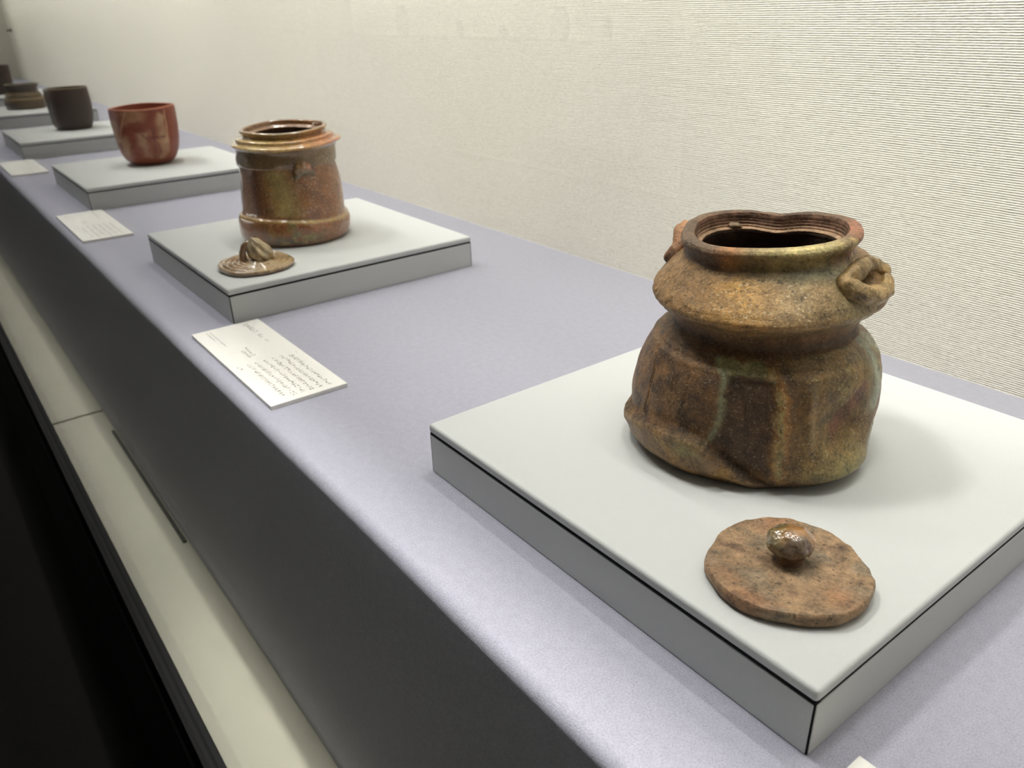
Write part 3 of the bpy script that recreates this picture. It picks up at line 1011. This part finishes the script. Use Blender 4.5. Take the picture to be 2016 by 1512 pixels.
    def fn(d):
        k = 1.0 + .12 * noise.noise(d * 2.6)
        for a, amp, sh in ((legs[0], .85, 26), (legs[1], .85, 26), (legs[2], .18, 10)):
            k += amp * math.exp(sh * (d.dot(a) - 1))
        return k
    a = math.radians(74)
    r_ = .0768
    lg = blob((.0135, .0085, .0115), fn, 5)
    lo = obj('lug', lg, POTG, t, loc=(r_ * math.cos(a), -r_ * math.sin(a), .1215), rotz=math.radians(74 - 90), smooth=True)
    lo.rotation_euler = (0, math.radians(-8), math.radians(90 - 74))
    n = len(lo.data.vertices)
    Pv = np.array([v.co[:] for v in lo.data.vertices])
    cc = np.tile(C3(140, 106, 66), (n, 1))
    cc = blend(cc, C3(150, 92, 62), sstep(0, .01, Pv[:, 0]))
    cc = blend(cc, C3(98, 84, 58), 1 - sstep(-.012, .0, Pv[:, 2]))
    set_attrs(lo.data, cc, np.full(n, .22), np.full(n, .2))
    return t


def leaf_lid():
    c = (1.366, -0.2665)
    rz = facing(c)
    t = thing('jar_lid', 'glossy tan lid with swirled grooves and a folded leaf knob', 'lid', (c[0], c[1], H), rz)
    rows = [(0.0006, .040, .040, .040, .040, 2), (0.0006, .050, .050, .050, .050, 2), (.0030, .0540, .0545, .053, .054, 2), (.0065, .0540, .0545, .053, .054, 2),
            (.0085, .0515, .0520, .0505, .0515, 2), (.0095, .042, .042, .042, .042, 2), (.0105, .028, .028, .028, .028, 2), (.0115, .015, .015, .015, .015, 2), (.0115, .003, .003, .003, .003, 2)]
    p = Pot(rows, 8, 200, [3, 5, 5, 5, 16, 20, 16, 8])
    r = np.hypot(p.x, p.e)
    n1 = fbm(p.P0, 40, 2, 6.0)
    p.push((.0016 * n1 + .001 * np.sin(np.radians(p.th * 4))) * sstep(.035, .05, r))
    upper = p.z > .0075
    p.z = p.z + upper * (.0011 * np.sin(r * 2 * math.pi / .0078 + np.radians(p.th) + 1.2 * n1) + .0006 * n1) * (1 - sstep(.049, .053, r))
    k = len(p.x)
    nn = fbm(p.P0, 60, 3, 61.0)
    col = np.tile(C3(170, 144, 106), (k, 1))
    col = blend(col, C3(166, 134, 108), sstep(.0, .03, -p.x) * .7)
    col = blend(col, C3(116, 88, 54), sstep(.05, .6, nn) * .6)
    col = blend(col, C3(104, 72, 46), (1 - sstep(.003, .007, p.z)) * .8)
    p.build('disc', POTG, t, col, np.full(k, .15), np.full(k, .2))

    def fn(d):
        a = math.atan2(d.y, d.x + .4 * d.z)
        rid = .09 * math.sin(a * 7 + 2.0 * d.z)
        return 1 + rid * (1 - abs(d.z) ** 2) + .10 * noise.noise(d * 2.2)
    lf = blob((.0185, .0170, .0205), fn, 5)
    for v in lf.verts:                       # gather to a pinched top leaning left, flare the skirt to the right
        h = (v.co.z + .021) / .042
        s = 1.15 - .50 * h
        v.co.x = v.co.x * s + .013 * (1 - h) - .004
        v.co.y *= s
    lo = obj('knob', lf, POTG, t, loc=(.0050, -.002, .0240), smooth=True)
    flat_attrs(lo, C3(176, 156, 120), .12, .25, .4, 3.0)
    hk = tube([(-.0035, 0, .036), (-.0115, .001, .0330), (-.0165, .001, .0230), (-.0165, .001, .0120)], [.0045, .0048, .0050, .0055], 12, 6, False, 1.1, .0006, 2.0)
    ho = obj('knob_stem', hk, POTG, t, smooth=True)
    flat_attrs(ho, C3(134, 98, 62), .22, .2, .4, 6.0)
    return t


def tea_bowl():
    c = (2.435, -0.406)
    rows = [(0.000, .030, .030, .030, .030, 2), (0.000, .044, .044, .044, .044, 2), (.003, .0480, .0480, .048, .048, 2), (.010, .0570, .0560, .057, .057, 2.1), (.020, .0645, .0625, .064, .064, 2.15),
            (.035, .0702, .0685, .070, .070, 2.2), (.060, .0742, .0735, .074, .073, 2.2), (.095, .0765, .0768, .0765, .075, 2.2), (.120, .0768, .0768, .077, .075, 2.2), (.1345, .0760, .0758, .076, .074, 2.2),
            (.1372, .0745, .0742, .0745, .0725, 2.2), (.1360, .0725, .0722, .0725, .0705, 2.2), (.120, .0715, .0712, .0715, .0700, 2.2), (.070, .0690, .069, .069, .068, 2.2), (.020, .050, .050, .050, .050, 2.1), (.010, .020, .020, .020, .020, 2)]
    p = Pot(rows, 11, 220, [3] + [7] * 14)
    th, z, out = p.th, p.z.copy(), p.out
    n_lo = fbm(p.P0, 18, 2, 23.0)
    p.push(.0010 * n_lo - .0006 * np.exp(-((th - 50) / 3) ** 2) * out)
    p.z = p.z + sstep(.09, .137, z) * (.012 * p.x + .0012 * np.sin(np.radians(th * 3)))
    nn = fbm(p.P0, 34, 3, 71.0)
    col = np.tile(C3(136, 66, 42), (len(z), 1))
    col = blend(col, C3(120, 48, 30), sstep(-.2, .4, nn) * .7)

    def pal(mk, c_=C3(176, 138, 106)):
        nonlocal col
        col = blend(col, c_, np.clip(mk, 0, 1) * out)
    # pale straw-marked panels bounded by fine lines
    nb = .9 + .35 * nn

    wv = fbm(p.P0, 26, 2, 5.5)

    def panel(th0, th1, z0, z1, s0=0.0, s1=0.0, soft=2.5):
        th = p.th + 9 * wv
        z = p.P0[:, 2] + .010 * nn
        soft = soft + 2.5
        a0 = th0 + s0 * (z - z0) / (z1 - z0)
        a1 = th1 + s1 * (z - z0) / (z1 - z0)
        return sstep(-soft, soft, th - a0) * (1 - sstep(-soft, soft, th - a1)) * sstep(z0 - .004, z0 + .004, z) * (1 - sstep(z1 - .004, z1 + .004, z))
    pal(panel(54, 72, .055, .128, 0, 0, 3) * nb * 1.0)
    pal(panel(84, 106, .050, .085, 0, 4, 4) * nb * .95)
    pal(panel(80, 101, .020, .060, 12, 0, 4.0) * nb * .6)
    pal(panel(60, 78, .018, .060, -4, -4, 3.0) * nb * .7)
    pal(panel(92, 122, .105, .132, -2, 0, 4.0) * nb * .8)
    pal(panel(128, 150, .028, .075, -4, -6, 2.0) * nb * .85)
    pal(panel(146, 176, .062, .110, 0, 0, 2.5) * nb * .8)
    pal(panel(120, 140, .118, .134, 0, 0, 4.0) * .3)
    for ln, w in (([(118, .132), (128, .108), (140, .080), (146, .062)], .0007), ([(52, .130), (53, .09), (57, .06)], .0008)):
        q = pdist(th, z, ln, .075)
        pal(1 - sstep(w, w * 2.4, q), C3(196, 150, 112))
    for ln in ([(81.6, .090), (81, .060), (85, .018)], [(97, .075), (88, .066), (81, .070), (70, .067), (60, .0715)], [(76, .055), (72, .035), (80, .022)]):
        q = pdist(th, z, ln, .075)
        pal((1 - sstep(.0010, .0030, q)) * .75, C3(104, 50, 34))
    pal(1 - sstep(.002, .010, z), C3(92, 50, 36))
    pal(sstep(.1325, .1360, z) * .8, C3(190, 122, 92))  # lip tinted paler to paint in the rim highlight
    col[~out] = C3(150, 74, 50)
    k = len(z)
    rough = np.full(k, .38)
    t = thing('tea_bowl', 'rounded red clay tea bowl with pale straw markings', 'bowl', (c[0], c[1], H), facing(c))
    p.build('body', POTS, t, col, rough, np.full(k, .06))
    return t


def simple_pot(name, label, cat, c, rows, n_out, tint_fn, mat, rough, lean=0.0, nz=.0008, parent_group=None, segs=160):
    p = Pot(rows, n_out, segs, [3] + [6] * (len(rows) - 2))
    z = p.z.copy()
    n_lo = fbm(p.P0, 24, 2, c[0] * 7)
    p.push(nz * n_lo)
    p.z = p.z + lean * p.x * sstep(.03, rows[n_out][0], z)
    nn = fbm(p.P0, 40, 3, c[0] * 11)
    col = tint_fn(p, z, nn)
    k = len(z)
    r = rough(p, z, nn) if callable(rough) else np.full(k, rough)
    t = thing(name, label, cat, (c[0], c[1], H), facing(c))
    p.build('body', mat, t, col, r, np.full(k, .05))
    return t


def cup():
    rows = [(0, .035, .035, .035, .035, 2), (0, .0515, .0515, .051, .051, 2), (.004, .0545, .0550, .054, .054, 2), (.014, .0610, .0590, .060, .060, 2), (.022, .0640, .0625, .063, .063, 2.05), (.050, .0652, .0675, .066, .066, 2.05), (.090, .0662, .0682, .067, .067, 2.05),
            (.126, .0668, .0668, .0665, .0665, 2.05), (.1300, .0662, .0660, .066, .066, 2.05), (.1305, .0640, .0640, .064, .064, 2.05), (.127, .0622, .0622, .062, .062, 2), (.10, .0615, .0615, .0615, .0615, 2), (.030, .055, .055, .055, .055, 2), (.012, .02, .02, .02, .02, 2)]

    def tint(p, z, nn):
        col = np.tile(C3(58, 44, 36), (len(z), 1))
        col = blend(col, C3(62, 40, 31), sstep(-.2, .5, nn) * .8)
        col = blend(col, C3(98, 72, 50), sstep(.08, .13, z) * sstep(90, 150, p.th) * .6 * p.out)
        col = blend(col, C3(150, 134, 110), sstep(.1275, .1300, z) * .8)  # rim highlight put into the colour
        col[~p.out & (z < .127)] = C3(128, 110, 88)
        return col
    simple_pot('tea_cup', 'tapered dark brown cylindrical cup with a thin highlight painted on its rim', 'cup', (3.352, -0.397), rows, 8, tint, POTD,
               lambda p, z, nn: .5 - .36 * sstep(.124, .129, z), lean=.012)


def low_jar():
    rows = [(0, .05, .05, .05, .05, 2), (0, .071, .0705, .07, .07, 2), (.004, .0742, .0735, .073, .073, 2), (.020, .0768, .0760, .076, .076, 2), (.036, .0745, .0745, .074, .074, 2), (.0425, .0700, .0705, .070, .070, 2), (.0455, .0672, .0675, .067, .067, 2), (.0495, .0685, .0690, .068, .068, 2),
            (.058, .0660, .0650, .065, .065, 2), (.066, .0600, .0585, .059, .059, 2), (.072, .0590, .0565, .058, .058, 2), (.084, .0600, .0600, .060, .060, 2), (.0935, .0625, .0665, .064, .064, 2), (.0960, .0615, .0655, .063, .063, 2), (.0960, .0580, .0620, .060, .060, 2),
            (.090, .0540, .0570, .055, .055, 2), (.070, .050, .050, .050, .050, 2), (.020, .066, .066, .066, .066, 2), (.010, .02, .02, .02, .02, 2)]

    def tint(p, z, nn):
        col = np.tile(C3(96, 78, 56), (len(z), 1))
        col = blend(col, C3(60, 48, 38), sstep(.062, .070, z) * .8)
        col = blend(col, C3(54, 42, 34), np.exp(-((z - .018) / .012) ** 2) * sstep(90, 130, p.th) * .9)
        col = blend(col, C3(140, 116, 78), np.exp(-((z - .039) / .004) ** 2) * .7)
        col = blend(col, C3(122, 100, 70), np.exp(-((z - .056) / .006) ** 2) * .6)
        col = blend(col, C3(134, 126, 104), sstep(.0945, .0958, z) * .8)
        return col
    simple_pot('low_jar', 'low brown waisted jar with flared mouth standing behind the dark cup', 'jar', (4.252, -0.383), rows, 14, tint, POTD, .40, lean=.012)


def tall_jar():
    rows = [(0, .04, .04, .04, .04, 2), (0, .056, .056, .056, .056, 2.2), (.004, .0585, .0585, .0585, .0585, 2.3), (.040, .0600, .0595, .060, .060, 2.3), (.090, .0625, .0618, .062, .062, 2.3), (.128, .0640, .0630, .063, .063, 2.3), (.1330, .0625, .0615, .062, .062, 2.3),
            (.1335, .0590, .0580, .058, .058, 2.2), (.128, .0560, .056, .056, .056, 2.2), (.03, .052, .052, .052, .052, 2), (.012, .02, .02, .02, .02, 2)]

    def tint(p, z, nn):
        col = np.tile(C3(70, 50, 37), (len(z), 1))
        return blend(col, C3(54, 38, 29), sstep(-.2, .4, nn))
    simple_pot('tall_jar', 'tall plain dark brown jar standing near the end wall', 'jar', (5.150, -0.402), rows, 6, tint, POTD, .55)


waisted_jar()
dark_lid()
flanged_jar()
leaf_lid()
tea_bowl()
cup()
low_jar()
tall_jar()

# small dark bracket fixed on the back wall near the end of the case
br = thing('wall_bracket', 'small dark bracket fixed on the pale back wall near its far corner', 'bracket', (7.06, YW, 0.318))
obj('plate', boxbm(-.02, .02, 0, .006, -.012, .012, bev=.001), M['dark_strip'], br)
obj('hook', boxbm(-.008, .008, .006, .030, -.006, .004, bev=.001), M['dark_strip'], br)

# ------------------------------------------------------------------ lit showcase across the hall (seen only mirrored in the glass)
YO = 5.15
struct('wall_hall', boxbm(-3.5, 12, 7.45, 7.5, ZF, 2.2), M['hall'])
struct('wall_opposite', boxbm(4.9, 11.6, YO + 0.55, YO + 0.60, 0.0, 1.3), M['ceil'])
oc = tag(obj('opposite_platform', boxbm(4.8, 11.7, YO, YO + 0.55, ZF, 0.055, bev=.004), M['matteblack']),
         'black platform of the lit showcase across the hall', 'platform')
area('opposite_case_light', (8.2, YO + 0.02, 1.15), 6.4, 0.1, 150.0, LAMP, rot=(math.radians(68), 0, 0), spread=70)
for i, (px, r_, h_) in enumerate(((9.62, .085, .36), (8.35, .045, .19), (7.55, .055, .14), (6.62, .095, .30), (5.95, .040, .22), (5.20, .12, .26))):
    rows = [(0, .5, .5, .5, .5, 2), (0, .7, .7, .7, .7, 2), (.15, .9, .9, .9, .9, 2), (.5, 1, 1, 1, 1, 2), (.8, .8, .8, .8, .8, 2), (.9, .6, .6, .6, .6, 2), (1.0, .65, .65, .65, .65, 2), (.98, .55, .55, .55, .55, 2), (.5, .8, .8, .8, .8, 2), (.1, .5, .5, .5, .5, 2)]
    rows = [(a_ * h_,) + tuple(q * r_ for q in b_) + (2,) for a_, *b_, _ in rows]
    p = Pot(rows, 7, 48, 4)
    k = len(p.x)
    o = p.build('far_pot', POTD, None, np.tile(C3(60, 48, 40), (k, 1)), np.full(k, .6), np.zeros(k), (px, YO + 0.22, 0.055))
    tag(o, ('tall dark vase', 'small dark bottle', 'small dark bowl', 'wide dark jar', 'slim dark vase', 'broad dark pot')[i] + ' in the lit showcase across the hall', 'pot', 'pots in the showcase across the hall')
